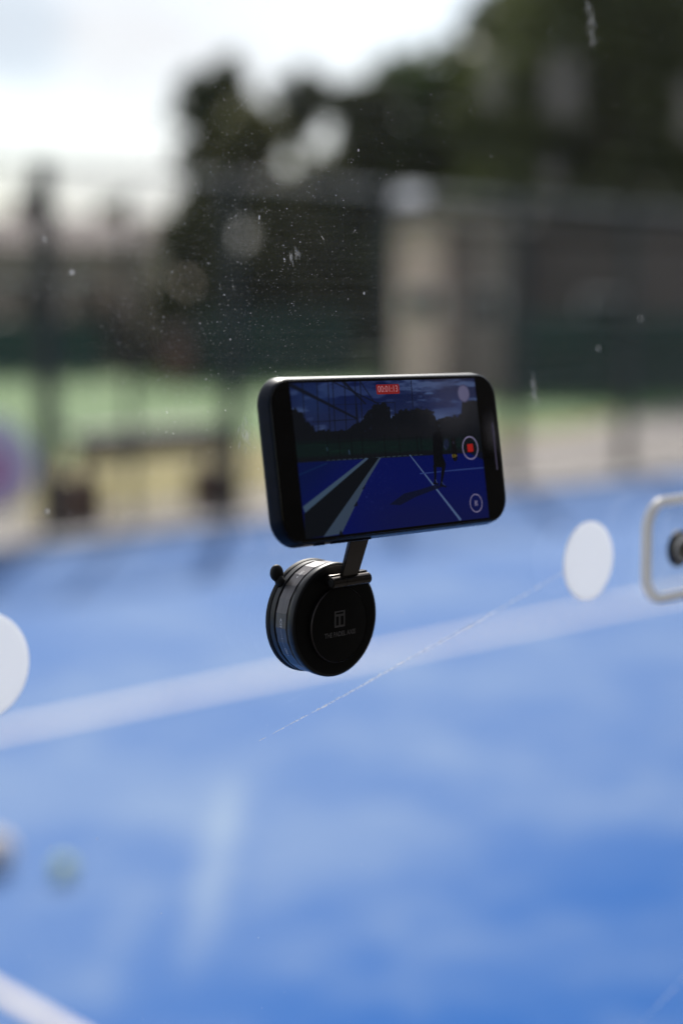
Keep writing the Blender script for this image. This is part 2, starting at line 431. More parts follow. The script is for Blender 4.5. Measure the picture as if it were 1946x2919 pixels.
building('brick_house', -140, 430, 58, 700, 610, 5, 'low brown brick house behind the small trees at the left', m_brick,
         [(-1.6, -.6, 1.9, 2.9), (.8, 1.8, 1.9, 2.9)])
building('garden_hut', 1136, 1262, 31, 640, 600, 2.2, 'small hut with a pale pink wall behind the fence', m_pink, [(-.3, .3, 1.6, 2.02)], m_slate)
building('brown_hut', 1272, 1480, 32, 650, 612, 2.0, 'mid brown hut between the pink hut and the dark pavilion', m_brown_r, [(-.3, .3, 1.5, 2.0)], m_slate)
building('timber_pavilion', 1494, 1990, 33, 640, 600, 3, 'long dark timber pavilion right of the brown hut', m_timber,
         [(-.6, .2, 1.2, 1.9)], m_slate)
building('brown_shed', 470, 545, 38, 960, 945, 1.2, 'little red brown shed in front of the dark hedge', mat('red_timber', (.17, .085, .065), .8), [])

# unseen dark building added behind the camera to keep bright sky out of reflections
m_haze_panel = noisy(mat('pale_haze_panel', rough=.8), (.42, .40, .45), (.52, .50, .55), 3, stretch=(.3, 1, 8), bump=.2)
unseen_house = empty('unseen_sky_blocker', (6, -3.4, 0), 'unseen dark timber building added behind the camera to block the sky', 'building')
m_blocker_board = noisy(mat('sky_blocker_boards', rough=.85, spec=.2), (.012, .011, .010), (.022, .020, .018), 4, stretch=(.3, 1, 4), bump=.3)
box('wall', (-16, -5, -.1), (22, -.03, 6.2), m_blocker_board, unseen_house)
for k in range(40):
    box('blocker_board', (-16, -.028, .02 + k * .155), (22, 0, .02 + k * .155 + .15), m_blocker_board, unseen_house)
box('roof', (-16.6, -5.5, 6.2), (22.6, .9, 6.42), m_tile, unseen_house)

for px, py, hw, hh in ((1610, 265, .15, .17), (1580, 455, .08, .10), (1410, 215, .10, .12), (1965, 300, .10, .14)):  # made-up panes, placed so their reflections form pale haze in the glass
    q = at_y(px, py, 3.37); x = q.x - 6
    t = .05; z0, z1 = q.z - hh, q.z + hh; bm = bmesh.new()
    add_box(bm, (x - hw - t, .003, z0 - t), (x + hw + t, .05, z0)); add_box(bm, (x - hw - t, .003, z1), (x + hw + t, .05, z1 + t))
    add_box(bm, (x - hw - t, .003, z0), (x - hw, .05, z1)); add_box(bm, (x + hw, .003, z0), (x + hw + t, .05, z1))
    w = obj('window', bm, m_blocker_board, unseen_house)  # made-up window that holds the haze panel
    box('haze_panel', (x - hw, .004, z0), (x + hw, .02, z1), m_haze_panel, w)

# ------------------------------------------------------------------ dark green fabric screens at the end of the field
m_screen = noisy(mat('green_fabric', rough=.75), (.014, .060, .050), (.026, .090, .076), 2.2, bump=.2)
m_post = noisy(mat('dark_green_steel', rough=.45, metal=.2), (.012, .018, .017), (.022, .03, .028), 8)
def screen(px0, px1, dist, top, label):
    a, c = ground_at(px0, dist), ground_at(px1, dist); L = (c - a).length; hh = h_at(top, dist)
    root = empty('windscreen', a, label, 'windscreen', 'green fabric windscreens round the field')
    root.rotation_euler = (0, 0, math.atan2((c - a).y, (c - a).x))
    nb = max(2, round(L / 2.4)); w = L / nb
    for k in range(nb):
        bm = bmesh.new()                                   # fabric that sags a little between its posts
        g = [[bm.verts.new((k * w + .03 + (w - .06) * i / 8, .05 * math.sin(math.pi * i / 8) * math.sin(2.2 + j), .08 + (hh - .1) * j / 3 - (.04 * math.sin(math.pi * i / 8) if j == 3 else 0))) for i in range(9)] for j in range(4)]
        for j in range(3):
            for i in range(8): bm.faces.new((g[j][i], g[j][i + 1], g[j + 1][i + 1], g[j + 1][i]))
        bmesh.ops.solidify(bm, geom=bm.faces[:], thickness=.006)
        obj('fabric', bm, m_screen, root, smooth=True)
    for k in range(nb + 1):
        box('post', (k * w - .028, -.03, -.1), (k * w + .028, .03, hh + .08), m_post, root)
screen(-60, 300, 39, 905, 'green fabric screen at the left end of the field')
screen(560, 1010, 38, 880, 'green fabric screen behind the phone, below the slender tree')
screen(1440, 2010, 29.5, 885, 'green fabric screen at the right, in front of the timber pavilion')

# ------------------------------------------------------------------ court fence on the far side
FY = 9.35
m_wire = mat('fence_wire', (.05, .05, .05), .35, .7)
m_rail = mat('galvanised_steel', (.30, .30, .29), .42, .8)
n, l, b = nodes(m_rail)
fence = empty('court_fence', (9.9, FY, 0), 'dark wire mesh fence with posts along the far side of the court', 'fence')
bx = 9.92 - 9.9
px_posts = [bx + 1.72 * k for k in range(-4, 5)]
zr = at_y(1300, 556, FY).z
for k, x in enumerate(px_posts):
    hw = .065 if k == 2 else .055                     # a stouter corner post on the left
    box('post', (x - hw, -.04, -.05), (x + hw, .04, zr + .04), m_post, fence)
for x0, x1 in zip(px_posts[:-1], px_posts[1:]):
    box('rail', (x0 + .092, -.022, zr - .022), (x1 - .092, .022, zr + .022), m_rail, fence, bev=.006)
bm = bmesh.new()
X0, X1 = px_posts[0], px_posts[-1]
for k in range(1, 54):
    z = .05 * k
    if z < zr and abs(z - zr) > .04: add_box(bm, (X0, .045, z - .002), (X1, .049, z + .002))
for k in range(int((X1 - X0) / .05)):
    x = X0 + .05 * k; add_box(bm, (x - .0017, 0.0495, .03), (x + .0017, .0530, zr - .03))
o = obj('wire_mesh', bm, m_wire, fence); o['kind'] = 'stuff'
# panel added on the rail, tilted to mirror the sky as a bright spot
fl = empty('glint_panel', at_y(1158, 556, FY - .1), 'small flat panel added on the fence rail, tilted to mirror the sky as a glint', 'glint_panel')
Mt = Matrix.Rotation(math.radians(-43), 4, 'Z') @ Matrix.Rotation(math.radians(-56), 4, 'X')
box('glint_panel_back', (-.16, .0, -.12), (.16, .06, .12), m_post, fl, Mt, bev=.008)
box('lens', (-.15, -.006, -.11), (.15, -.001, .11), mat('mirror_glass', (.85, .84, .8), .12, .85), fl, Mt)  # mirror-like face that gives the sky glint
box('glint_panel_bracket', (-.02, .03, -.1), (.02, .075, -.03), m_post, fl)
# slim lamp pole left of the phone
pp = at_z(372, 1500); pole = ground_at(372, 12.0)
tube('lamp_pole', pole, pole + Vector((0, 0, 2.5)), .03, m_post)
tag(bpy.data.objects['lamp_pole'], 'slim dark pole behind the wooden table, beyond the court edge', 'pole')

# ------------------------------------------------------------------ table, sign, balls
m_wood = noisy(mat('dark_wood', rough=.6), (.018, .011, .009), (.04, .025, .02), 5, stretch=(.4, 4, 4), bump=.3)
m_brown = noisy(mat('brown_wood', rough=.7), (.06, .024, .012), (.10, .042, .022), 6, stretch=(3, 3, .5), bump=.3)
ta, tb = at_z(235, 1492), at_z(600, 1448)
tv = (tb - ta); TL = tv.length
tab = empty('wooden_table', (ta + tb) / 2, 'long dark wooden table with thick brown feet beyond the court', 'table')
tab.rotation_euler = (0, 0, math.atan2(tv.y, tv.x))
zt = .66
for k in range(4):
    box('plank', (-TL / 2 - .12, -.2 + k * .105, zt), (TL / 2 + .02, -.2 + k * .105 + .1, zt + .045), m_wood, tab, bev=.004)
box('apron', (-TL / 2 - .10, -.19, zt - .17), (TL / 2, -.165, zt - .002), m_wood, tab)
for s in (-1, 1):
    lg = box('leg', (s * TL / 2 - .02, -.03, .36), (s * TL / 2 + .02, .03, zt - .002), m_brown, tab)
    ft = box('foot', (s * TL / 2 - .085, -.16, 0), (s * TL / 2 + .085, .16, .36 - .002), m_brown, tab, bev=.01)
# round pink and lilac sign at the left edge
m_lilac = noisy(mat('lilac_fabric', rough=.7), (.56, .52, .58), (.66, .60, .66), 4)
m_magenta = noisy(mat('pink_fabric', rough=.7), (.46, .22, .36), (.56, .30, .46), 5)
sg = at_z(-35, 1575)
sign = empty('round_sign', sg, 'round pink and lilac pop-up sign cut by the left edge', 'sign')
sign.rotation_euler = (0, 0, -YAW)
zc = at_d(-20, 1325, (sg - EYE).dot(FWD)).z
def disc(name, r, y0, y1, m, x=0, dz=0):
    bm = lathe([(r - .006, -y1), (r, -y1 + .006), (r, -y0 - .006), (r - .006, -y0)], 40, x, zc + dz)
    return obj(name, bm, m, sign, smooth=True, angle=40)
disc('panel', .34, 0, .03, m_lilac); disc('emblem', .2, -.012, -.002, m_magenta, .03, -.04)
for s in (-1, 1): tube('leg', (s * .2, .015, 0), (s * .13, .015, zc - .29), .012, m_white, sign)
def ball(px, py, m, label, r=.033):
    p = at_z(px, py, r)
    bm = bmesh.new(); bmesh.ops.create_icosphere(bm, subdivisions=4, radius=r)
    o = obj('ball', bm, m, None, smooth=True); o.location = (p.x, p.y, .007 + r)
    # the seam of a padel ball: a raised curve running round it
    bs = bmesh.new(); prev = None; pts = []
    for i in range(64):
        t = 2 * math.pi * i / 64; a_ = .44
        v = Vector((math.cos(t) + a_ * math.cos(3 * t) * .5, math.sin(t) - a_ * math.sin(3 * t) * .5, 2 * math.sqrt(a_ * .5) * math.sin(2 * t))).normalized() * r
        pts.append(v)
    for i in range(64): add_tube(bs, pts[i], pts[(i + 1) % 64], .0009, n=5, caps=False)
    obj('seam', bs, m_white, o)
    tag(o, label, 'ball', 'padel balls lying on the court')
m_felt_y = noisy(mat('yellow_felt', rough=.9), (.72, .86, .36), (.80, .92, .44), 120, bump=.4, bscale=900)
m_felt_c = noisy(mat('worn_felt', rough=.9), (.86, .74, .64), (.92, .82, .74), 120, bump=.4, bscale=900)
ball(183, 2480, m_felt_y, 'yellow green ball lying on the turf in the lower left', .030)
ball(-12, 2432, m_felt_c, 'bigger worn cream ball on the turf cut by the left edge', .055)

# ------------------------------------------------------------------ glass panel
def glass_mat():
    m = bpy.data.materials.new('pane_glass'); m.use_nodes = True
    n, l = m.node_tree.nodes, m.node_tree.links; n.clear()
    out = n.new('ShaderNodeOutputMaterial')
    tr = n.new('ShaderNodeBsdfTransparent'); tr.inputs['Color'].default_value = (.972, .976, .976, 1)
    gl = n.new('ShaderNodeBsdfGlossy'); gl.inputs['Roughness'].default_value = .0
    # Schlick reflectance, the same from either side of each face
    ge = n.new('ShaderNodeNewGeometry')
    dt = n.new('ShaderNodeVectorMath'); dt.operation = 'DOT_PRODUCT'
    l.new(ge.outputs['Normal'], dt.inputs[0]); l.new(ge.outputs['Incoming'], dt.inputs[1])
    def mm(op, x, y=None):
        q = n.new('ShaderNodeMath'); q.operation = op
        for i, v in enumerate((x, y)):
            if v is None: continue
            if isinstance(v, (int, float)): q.inputs[i].default_value = v
            else: l.new(v, q.inputs[i])
        return q.outputs[0]
    fr = mm('ADD', mm('MULTIPLY', mm('POWER', mm('SUBTRACT', 1.0, mm('ABSOLUTE', dt.outputs['Value'])), 5.0), .965), .035)
    mx = n.new('ShaderNodeMixShader'); l.new(fr, mx.inputs[0]); l.new(tr.outputs[0], mx.inputs[1]); l.new(gl.outputs[0], mx.inputs[2])
    # dry dust film
    du = n.new('ShaderNodeBsdfTranslucent'); du.inputs['Color'].default_value = (.8, .8, .8, 1)
    t = n.new('ShaderNodeTexCoord')
    x = n.new('ShaderNodeTexNoise'); x.inputs['Scale'].default_value = 5; x.inputs['Detail'].default_value = 6; l.new(t.outputs['Object'], x.inputs['Vector'])
    mp = n.new('ShaderNodeMapping'); mp.inputs['Scale'].default_value = (1.5, 1, 130); l.new(t.outputs['Object'], mp.inputs['Vector'])
    x2 = n.new('ShaderNodeTexNoise'); x2.inputs['Scale'].default_value = 3; x2.inputs['Detail'].default_value = 4; l.new(mp.outputs['Vector'], x2.inputs['Vector'])
    ad = n.new('ShaderNodeMath'); ad.operation = 'MULTIPLY'; l.new(x.outputs['Fac'], ad.inputs[0]); l.new(x2.outputs['Fac'], ad.inputs[1])
    r = n.new('ShaderNodeMapRange'); r.inputs['From Min'].default_value = .1; r.inputs['From Max'].default_value = .5
    r.inputs['To Min'].default_value = .0; r.inputs['To Max'].default_value = .006
    l.new(ad.outputs[0], r.inputs['Value'])
    m2 = n.new('ShaderNodeMixShader'); l.new(r.outputs['Result'], m2.inputs[0]); l.new(mx.outputs[0], m2.inputs[1]); l.new(du.outputs[0], m2.inputs[2])
    l.new(m2.outputs[0], out.inputs['Surface'])
    return m
GT = .010
glass = tag(box('glass_panel', (-2.2, 0.0, .12), (.862, GT, 3.1), glass_mat()), 'large clear glass court wall with dust, scratches and dried specks', 'glass panel')

def dust_mat(name, alpha, col=(.9, .9, .9)):
    m = bpy.data.materials.new(name); m.use_nodes = True
    n, l = m.node_tree.nodes, m.node_tree.links; n.clear()
    out = n.new('ShaderNodeOutputMaterial')
    a = n.new('ShaderNodeBsdfTranslucent'); a.inputs['Color'].default_value = (*col, 1)
    d = n.new('ShaderNodeBsdfDiffuse'); d.inputs['Color'].default_value = (*col, 1)
    t = n.new('ShaderNodeBsdfTransparent')
    m1 = n.new('ShaderNodeMixShader'); m1.inputs[0].default_value = .4; l.new(a.outputs[0], m1.inputs[1]); l.new(d.outputs[0], m1.inputs[2])
    m2 = n.new('ShaderNodeMixShader'); l.new(t.outputs[0], m2.inputs[1]); l.new(m1.outputs[0], m2.inputs[2])
    if alpha < 1:
        tcx = n.new('ShaderNodeTexCoord'); x = n.new('ShaderNodeTexNoise'); x.inputs['Scale'].default_value = 700; x.inputs['Detail'].default_value = 4
        l.new(tcx.outputs['Object'], x.inputs['Vector'])
        r = n.new('ShaderNodeMapRange'); r.inputs['From Min'].default_value = .35; r.inputs['From Max'].default_value = .7
        r.inputs['To Min'].default_value = alpha * .1; r.inputs['To Max'].default_value = alpha
        l.new(x.outputs['Fac'], r.inputs['Value']); l.new(r.outputs['Result'], m2.inputs[0])
    else: m2.inputs[0].default_value = 1.0
    l.new(m2.outputs[0], out.inputs['Surface'])
    return m
m_dust = dust_mat('dust', .9, (.72, .72, .74)); m_smear = dust_mat('dried_drops', .13, (.6, .6, .62)); m_scr = dust_mat('scratch_white', .95, (.9, .9, .9))
GY = -.0004
# dust flecks: far more than one could count
V, Fc = [], []
def fleck(x, z, s, ar=1.0, rot=0.0, nn=5, y=GY):
    base = len(V)
    for i in range(nn):
        a = 2 * math.pi * i / nn + random.uniform(-.3, .3); rr_ = s * random.uniform(.6, 1.15)
        u, w = rr_ * math.cos(a), rr_ * ar * math.sin(a)
        V.append((x + u * math.cos(rot) - w * math.sin(rot), y - .0001, z + u * math.sin(rot) + w * math.cos(rot)))
    V.append((x, y - .0003, z))
    for i in range(nn): Fc.append((base + i, base + (i + 1) % nn, base + nn))
    Fc.append(tuple(base + i for i in range(nn))[::-1])
for k in range(9000):
    if random.random() < .6:
        px, py = random.gauss(650, 290), random.gauss(680, 330)
    else:
        px, py = random.uniform(-20, 1960), random.uniform(-20, 2940)
        if py > 1500 and random.random() < .6: continue
    p = at_y(px, py, GY)
    s = .000075 * math.exp(random.gauss(.15, .45))
    fleck(p.x, p.z, s, random.uniform(.5, 2.2), random.uniform(0, 3), random.choice((4, 5, 6)))
o = pydata('dust_flecks', V, Fc, m_dust, glass); o['kind'] = 'stuff'
# larger dried drops, each with its own outline
for (px, py, w, h, rot) in ((738, 620, .0010, .0022, -.1), (745, 600, .0006, .0022, -.5), (714, 580, .0005, .0012, .4), (205, 776, .0020, .0022, 0), (126, 680, .0010, .0028, .75),
                            (134, 690, .0005, .0030, .55), (1036, 836, .0012, .0014, 0), (1703, 993, .0018, .0024, 0), (1823, 907, .0018, .0028, 0), (135, 1458, .0016, .0018, -.6),
                            (1020, 428, .0010, .0013, 0), (810, 742, .0010, .0022, .3), (893, 732, .0007, .0008, 0), (182, 1302, .0009, .0009, 0), (670, 1378, .0008, .0008, 0),
                            (418, 1096, .0009, .0008, .3), (463, 1095, .0008, .0008, 0), (388, 748, .0009, .0009, 0), (322, 909, .0009, .0009, .5), (330, 2252, .0006, .0010, .6)):
    V, Fc = [], []; p = at_y(px, py, GY)
    fleck(p.x, p.z, w * .5, h / w, rot, 11, GY - .0002)
    pydata('dried_drop', V, Fc, m_dust if w > .0009 else m_smear, glass)
# long diagonal scratch and short ones: chains of chipped slivers
def scratch(a, b_, width, gaps=.25, bow=0.0):
    global V, Fc
    V, Fc = [], []
    pa, pb = at_y(*a, GY), at_y(*b_, GY)
    d = pb - pa; L = d.length; ang = math.atan2(d.z, d.x); t = 0
    while t < 1:
        seg = random.uniform(.002, .009) / L
        if random.random() > gaps:
            q = pa + d * (t + seg / 2)
            q += Vector((-d.z, 0, d.x)).normalized() * (bow * math.sin(math.pi * t) + random.gauss(0, width * .25))
            fleck(q.x, q.z, seg * L * .62, width * random.uniform(.5, 1.4) / (seg * L), ang + random.gauss(0, .02), 7, GY - .0001)
        t += seg * .8
    return pydata('scratch', V, Fc, m_scr, glass)
scratch((735, 2112), (900, 2025), .00040, .1)
scratch((900, 2025), (1330, 1788), .00072, .02)
scratch((1330, 1788), (1625, 1620), .00056, .08)
scratch((1815, 2925), (1946, 2790), .0006, .2)
for k in range(13):
    x, y = random.gauss(700, 110), random.gauss(560, 170); a = random.gauss(-.35, .5); q = random.uniform(18, 60)
    scratch((x, y), (x + q * math.cos(a), y + q * math.sin(a)), .00005, .45)
# finger smear up right and a wiped trace right of the phone
def smear(px, py, w, h, rot, k):
    global V, Fc
    V, Fc = [], []; c = at_y(px, py, GY)
    for i in range(k):
        u, v = random.gauss(0, .3) * w, random.gauss(0, .3) * h
        fleck(c.x + u * math.cos(rot) - v * math.sin(rot), c.z + u * math.sin(rot) + v * math.cos(rot), random.uniform(.0004, .0011), random.uniform(1.5, 4), rot + random.gauss(0, .3), 6)
    o = pydata('smear', V, Fc, m_smear, glass); o['kind'] = 'stuff'
smear(1685, 80, .006, .018, .15, 36); smear(1672, 20, .003, .009, -.1, 10); smear(1520, 1110, .003, .014, .25, 24); smear(835, 735, .010, .005, .4, 8); smear(700, 1240, .006, .01, .1, 24)

# ------------------------------------------------------------------ white round stickers on the glass
m_stick = bpy.data.materials.new('white_vinyl'); m_stick.use_nodes = True
n, l, b = nodes(m_stick)
b.inputs['Base Color'].default_value = (.84, .85, .87, 1); b.inputs['Roughness'].default_value = .45
t = n.new('ShaderNodeBsdfTranslucent'); t.inputs['Color'].default_value = (.88, .895, .93, 1)
mxs = n.new('ShaderNodeMixShader'); mxs.inputs[0].default_value = .76
l.new(b.outputs[0], mxs.inputs[1]); l.new(t.outputs[0], mxs.inputs[2]); l.new(mxs.outputs[0], n['Material Output'].inputs['Surface'])
def sticker(px, py, label):
    p = at_y(px, py, -.0006)
    bm = lathe([(.0218, 0), (.0221, .0002), (.0221, .0006), (.0218, .0008)], 64)
    o = obj('round_sticker', bm, m_stick, None, smooth=True, angle=30)
    o.location = (p.x, -.0005, p.z); tag(o, label, 'sticker', 'white round stickers on the glass')
sticker(1675, 1598, 'white round sticker on the glass beside the bolted clear plate')
sticker(-55, 1902, 'white round sticker on the glass cut off by the left edge')

# ------------------------------------------------------------------ clear clamp plate with its bolt
cp = at_y(1909, 1560, 0)
clamp = empty('clamp_plate', (cp.x, 0, cp.z), 'clear rounded plate bolted to the glass at the right edge', 'clamp')
m_acr = glass_mat(); m_acr.name = 'clear_acrylic'
bm = bmesh.new(); S = .0635
skin_loops(bm, [[Vector((x, -w, z)) for x, z in rr(S, S, .019, ins, 12)] for w, ins in ((.0008, .0032), (.0044, .0032))])
obj('plate', bm, m_acr, clamp, smooth=True, angle=50)
m_rim = mat('clear_moulded_rim', (.93, .92, .91), .30, 0, 1.0, 1.0)
n, l, b = nodes(m_rim)
b.inputs['Transmission Weight'].default_value = .25; b.inputs['IOR'].default_value = 1.3
t = n.new('ShaderNodeBsdfTranslucent'); t.inputs['Color'].default_value = (.96, .95, .94, 1)
mxs = n.new('ShaderNodeMixShader'); mxs.inputs[0].default_value = .40
l.new(b.outputs[0], mxs.inputs[1]); l.new(t.outputs[0], mxs.inputs[2]); l.new(mxs.outputs[0], n['Material Output'].inputs['Surface'])
bm = bmesh.new(); prof = []
for k in range(12):
    a_ = 2 * math.pi * k / 12
    prof.append((.0036 + .0032 * math.sin(a_), .0030 - .0030 * math.cos(a_)))
lps = [[Vector((x, -w, z)) for x, z in rr(S, S, .019, ins, 12)] for w, ins in prof]
skin_loops(bm, lps + [lps[0]], False, False)
bmesh.ops.remove_doubles(bm, verts=bm.verts, dist=1e-7)
obj('rim', bm, m_rim, clamp, smooth=True)
m_steel = noisy(mat('stainless', (.6, .6, .6), .22, 1.0), (.50, .49, .47), (.62, .61, .59), 60, rough_var=.05)
m_rub = mat('black_rubber', (.012, .012, .013), .6)
obj('washer', lathe([(.0100, .0046), (.0108, .0052), (.0108, .0070), (.0100, .0076), (.0070, .0076)], 48), m_rub, clamp, smooth=True, angle=35)
bolt = obj('bolt', lathe([(.0064, .0076), (.0078, .0078), (.0081, .0088), (.0074, .0106), (.0054, .0122), (.0026, .0129)], 48), m_steel, clamp, smooth=True, angle=50)
obj('bolt_socket', lathe([(.0001, .0133), (.0024, .0133), (.0024, .0128)], 6), m_rub, bolt)

# ------------------------------------------------------------------ suction mount
DC = at_y(957, 1767, -.0195)                    # centre of the drum's front face
mount = empty('suction_mount', (DC.x, 0, DC.z), 'black round suction mount on the glass holding the phone on a folding arm', 'phone mount')
m_satin = noisy(mat('satin_black', (.015, .016, .019), .38, .0, .5), (.012, .013, .016), (.018, .019, .023), 300, bump=.03, bscale=2500)
m_matte = noisy(mat('matte_black', (.006, .006, .007), .55, 0, .3), (.005, .005, .006), (.008, .008, .009), 300, bump=.04, bscale=2500)
m_gun = noisy(mat('gunmetal', (.15, .145, .15), .34, .85), (.125, .118, .122), (.15, .142, .145), 90, stretch=(1, 8, 1), bump=.03, bscale=900, rough_var=.05)
m_bronze = noisy(mat('dark_bronze_metal', (.12, .105, .1), .25, .9), (.10, .088, .082), (.13, .115, .108), 60, rough_var=.05)
m_print = mat('white_print', (.62, .62, .64), .5)
m_emb = mat('grey_print', (.24, .235, .25), .45)
R = .0266
obj('suction_cup', lathe([(R - .0007, .0002), (R, .0009), (R, .0020), (R - .0004, .0028), (R - .0014, .0030)], 128), m_rub, mount, smooth=True, angle=40)
obj('base_ring', lathe([(R - .0016, .0030), (R - .0006, .0032), (R - .0005, .0060), (R - .0010, .0064), (R - .0022, .0066)], 128), m_satin, mount, smooth=True, angle=40)
NF = 24; PH = math.radians(3.5)
RD = R - .0004
bm = lathe([(RD - .0016, .0066), (RD - .0004, .0069), (RD, .0074), (RD, .0141), (RD - .0004, .0145), (RD - .0016, .0147)], NF, phase=PH)
dial = obj('locking_dial', bm, m_gun, mount)
obj('cap', lathe([(R - .0022, .0148), (R - .0005, .0152), (R - .0001, .0158), (R - .0001, .0188), (R - .0006, .0194), (R - .0013, .0197)], 128), m_satin, mount, smooth=True, angle=40)
obj('front_face', lathe([(R - .0013, .01965), (R - .0022, .0199), (R - .003, .0199)], 96), m_matte, mount, smooth=True, angle=40)
LPX, LPZ, LPR = .0006, -.0021, .0176
lp = obj('logo_plate', lathe([(LPR, .0199), (LPR, .0211), (LPR - .0004, .0215), (LPR - .0010, .0216)], 96, LPX, LPZ), m_matte, mount, smooth=True, angle=30)
obj('plate_rim', lathe([(LPR + .00001, .02085), (LPR + .00012, .0210), (LPR - .0002, .02142), (LPR - .00035, .0216)], 96, LPX, LPZ, False, False), mat('rim_metal', (.10, .085, .085), .35, .6), lp, smooth=True)
# emblem: a framed court plan, and the lettering under it
WL = .02175
def flat_bars(name, rects, m, parent, w):
    bm = bmesh.new()
    for x0, z0, x1, z1 in rects: add_box(bm, (x0, -w - .00006, z0), (x1, -w, z1))
    return obj(name, bm, m, parent)
ex, ez, ew, eh, et = LPX - .0002, LPZ + .0028, .0066, .0076, .0009
flat_bars('emblem', [(ex - ew / 2, ez - eh / 2, ex - ew / 2 + et, ez + eh / 2), (ex + ew / 2 - et, ez - eh / 2, ex + ew / 2, ez + eh / 2),
                     (ex - ew / 2 + et, ez + eh / 2 - et * .7, ex + ew / 2 - et, ez + eh / 2), (ex - ew / 2 + et, ez - eh / 2, ex + ew / 2 - et, ez - eh / 2 + et),
                     (ex - ew / 2 + et, ez + eh * .17, ex + ew / 2 - et, ez + eh * .17 + et * 1.1), (ex - et * .6, ez - eh / 2 + et, ex + et * .6, ez + eh * .17)], m_emb, lp, WL - .0001)
v, f = text_mesh('THE PADEL AXIS', .0031, .00010)
wd = v[:, 0].max() - v[:, 0].min(); v[:, 0] *= .0195 / wd
pydata('lettering', [(LPX + x, -WL, LPZ - .0042 + z) for x, z, _ in v], f, m_emb, lp)
# markings on the dial, laid along its facets; s runs down the left side
APO = RD * math.cos(math.pi / NF)
def on_dial(s, t):
    phi = math.pi - s / RD                                     # 0 at +X, so pi is the left side; s grows upwards
    loc = (phi - PH - math.pi / NF) % (2 * math.pi / NF)
    if loc > math.pi / NF: loc -= 2 * math.pi / NF
    r = APO / math.cos(loc) + .00006
    return (r * math.cos(phi), -t, r * math.sin(phi))
marks_v, marks_f = [], []
def put(v2, f2):
    base = len(marks_v)
    marks_v.extend(on_dial(s, t) for s, t in v2); marks_f.extend(tuple(base + i for i in q) for q in f2)
WM = .0108
def word(txt, s0, size):
    v, f = text_mesh(txt, size, .00006)
    put([(s0 - x, WM + y) for x, y, _ in v], f)                # reads downwards, letter tops towards the viewer
def bar(sa, sb, w):
    nn = 14
    vv = []
    for i in range(nn + 1):
        s = sa + (sb - sa) * i / nn; vv += [(s, WM - w / 2), (s, WM + w / 2)]
    put(vv, [(2 * i, 2 * i + 1, 2 * i + 3, 2 * i + 2) for i in range(nn)])
S0 = .0031
put([(S0, WM), (S0 - .0011, WM + .0006), (S0 - .0011, WM - .0006)], [(0, 1, 2)])
word('OFF', S0 - .0028, .0020)
bar(S0 - .0050, S0 - .0094, .00016); bar(S0 - .0100, S0 - .0144, .00016)
put([(S0 - .0096, WM - .0006), (S0 - .0096, WM + .0006), (S0 - .0098, WM + .0006), (S0 - .0098, WM - .0006)], [(0, 1, 2, 3)])
word('ON', S0 - .0163, .0020)
put([(S0 - .0194, WM), (S0 - .0184, WM - .0006), (S0 - .0184, WM + .0006)], [(0, 1, 2)])
# second set of marks, beginning on the upper facets
S1 = .0262
word('OFF', S1 - .0020 + .0028, .0020)
put([(S1 - .0010 - .0018, WM), (S1 - .0010 - .0008, WM - .0006), (S1 - .0010 - .0008, WM + .0006)], [(0, 1, 2)])
pydata('dial_marking', marks_v, marks_f, m_print, dial)
# release tab
bm = bmesh.new()
bmesh.ops.create_uvsphere(bm, u_segments=24, v_segments=16, radius=1)
tcx, tcz = -.0212, .0222
Mrot = Matrix.Translation((tcx, -.0026, tcz)) @ Matrix.Rotation(math.radians(-12), 4, 'Y') @ Matrix.Diagonal((.0036, .0023, .0040, 1))
bmesh.ops.transform(bm, matrix=Mrot, verts=bm.verts)
add_tube(bm, (tcx + .0003, -.0026, tcz - .0012), (-.0178, -.0032, .0150), .0022, .0026, 14)
obj('release_tab', bm, m_rub, mount, smooth=True)

# hinge on the drum's front
WB = .0240
hl, hr_ = at_y(943, 1660, -WB), at_y(1049, 1649.5, -WB)
hz = (hl.z + hr_.z) / 2 - DC.z; hx0, hx1 = hl.x - DC.x, hr_.x - DC.x
hs = at_y(978, 1657, -WB).x - DC.x
BR = .00265
bm = bmesh.new()
add_box(bm, (hx0, -WB + .0006, hz - .0018), (hx1, -.0197, hz + BR + .0009), None, .0004)
hb = obj('hinge_block', bm, m_bronze, mount, smooth=True, angle=40)
def barrel(name, x0, x1, m, r=BR, parent=mount):
    bm = bmesh.new()
    loops = []
    for x, rd in ((x0, r - .00025), (x0 + .00025, r), (x1 - .00025, r), (x1, r - .00025)):
        loops.append([Vector((x, -WB + rd * math.cos(2 * math.pi * i / 40), hz + rd * math.sin(2 * math.pi * i / 40))) for i in range(40)])
    skin_loops(bm, loops); return obj(name, bm, m, parent, smooth=True, angle=35)
barrel('hinge_knuckle', hx0, hs - .0001, m_bronze)
barrel('hinge_knuckle', hs + .0001, hx1, m_bronze)
barrel('hinge_pin', hx0 - .0002, hx0 + .0006, m_rub, .0019)
